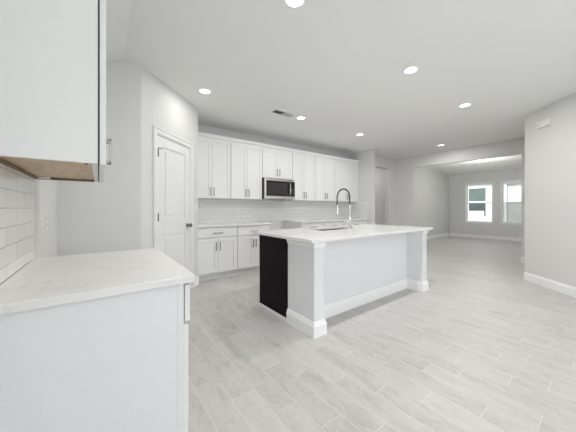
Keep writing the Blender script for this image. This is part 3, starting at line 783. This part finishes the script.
MB().lathe([(.001, -.0005), (.17, -.0005), (.17, -.02), (.16, -.022), (.001, -.022)], 40).build('base_plate', 'plastic', t)
MB().lathe([(.001, -.0225), (.155, -.0225), (.15, -.045), (.11, -.065), (.05, -.075), (.001, -.077)], 40).build('diffuser', 'lamp', t)
pl = bpy.data.lights.new('lamp_light', 'POINT'); pl.energy = 34; pl.shadow_soft_size = 0; pl.color = (1.0, .985, .97)  # unseen point light added below the lamp to brighten the far ceiling
po = bpy.data.objects.new('lamp_light', pl); po.location = (9.64, 2.65, CZ - .65); COL.objects.link(po)
area('lamp_light', (6.6, 5.2, CZ - .05), (0, 0, 0), .3, .3, 7, (1.0, .97, .94), 'DISK')  # unseen light without a fixture, added to brighten the hallway

for x, y in ((.9, -2.2), (3.0, -2.2), (.9, -5.4), (3.0, -5.4)):  # unseen fill lights added behind the camera, no fixtures
    area('lamp_light', (x, y, CZ - .0065), (0, 0, 0), .06, .06, 6, (1.0, .985, .965), 'DISK')
v = thing('ceiling_vent', 'white rectangular louvred vent in the ceiling above the back cabinets', 'vent', (2.40, 3.315, CZ))
MB().box(-.20, .20, -.075, -.058, -.008, -.0005).box(-.20, .20, .058, .075, -.008, -.0005).box(-.20, -.183, -.058, .058, -.008, -.0005).box(.183, .20, -.058, .058, -.008, -.0005).box(-.006, .006, -.058, .058, -.008, -.0005).build('frame', 'plastic', v, bevel=.002)
MB().box(-.183, .183, -.058, .058, -.0015, -.0005).build('duct_opening', 'slot', v)
for sgn in (-1, 1):
    for k in range(10):
        xc = sgn * (.018 + k * .0168); a = math.radians(48) * sgn; dx, dz = .0085 * math.cos(a), .0085 * math.sin(a)
        zc2 = -.0098 + .0
        p0, p1 = (xc - dx, zc2 + dz), (xc + dx, zc2 - dz); nx_, nz_ = .0006 * math.sin(a), .0006 * math.cos(a)
        q = [(p0[0] - nx_, p0[1] - nz_), (p1[0] - nx_, p1[1] - nz_), (p1[0] + nx_, p1[1] + nz_), (p0[0] + nx_, p0[1] + nz_)]
        MB().solid([[(x, -.057, z) for x, z in q], [(x, .057, z) for x, z in q]]).build('slat', 'vent_slat', v)

# ------------------------------------------------------------------ wall plates and the sensor
def plate(name, label, cat, loc, rotz, horizontal, kind, group=None):
    """faces local -y"""
    t = thing(name, label, cat, loc, rotz, group); a, b_ = (.058, .036) if horizontal else (.036, .058)
    MB().box(-a, a, -.006, 0, -b_, b_).build('cover_plate', 'plastic', t, bevel=.002)
    if kind == 'outlet':
        for s_ in (-1, 1):
            cx, cz = (s_ * .024, 0) if horizontal else (0, s_ * .024)
            r = MB().box(cx - .015, cx + .015, -.008, -.006, cz - .015, cz + .015).build('socket', 'plastic', t, bevel=.003)
            if horizontal: MB().box(cx - .007, cx - .001, -.0088, -.008, -.008, -.006).box(cx - .007, cx - .001, -.0088, -.008, .006, .008).build('slots', 'slot', r)
            else: MB().box(-.008, -.006, -.0088, -.008, cz - .003, cz + .005).box(.006, .008, -.0088, -.008, cz - .003, cz + .005).build('slots', 'slot', r)
    else:
        MB().box(-.016, .016, -.010, -.006, -.033, .033).build('rocker', 'plastic', t, bevel=.002)
    return t
plate('wall_outlet', 'white wall outlet on the tiles at the left end of the back counter', 'outlet', (1.50, BWY - .0105, 1.10), 0, True, 'outlet', 'outlets on the tiled backsplash')
plate('wall_outlet', 'white wall outlet on the tiles left of the range gap', 'outlet', (2.40, BWY - .0105, 1.105), 0, True, 'outlet', 'outlets on the tiled backsplash')
plate('light_switch', 'white rocker switch between the pantry door and the back cabinets', 'light switch', (PX0 + 1.168 * d2 , GY + 1.168 * d2, 1.22), PI / 4, False, 'switch')
plate('wall_outlet', 'white outlet on the left wall past the end of the tiles', 'outlet', (LWX + .0005, 2.49, 1.10), PI / 2, False, 'outlet')

ss = thing('wall_sensor', 'small white door chime box high on the angled right wall', 'chime box', (5.44, .713, 2.435), -3 * PI / 4 + PI)
ss.rotation_euler = (0, 0, PI / 4 + PI)   # local -y faces the room
MB().box(-.105, .105, -.004, 0, 0, .10).build('back_plate', 'plastic', ss)
MB().box(-.10, .10, -.040, -.0042, .002, .098).build('cover', 'plastic', ss, bevel=.006)
MB().box(-.085, -.03, -.0415, -.0402, .02, .065).build('grille', 'vent_slat', ss)
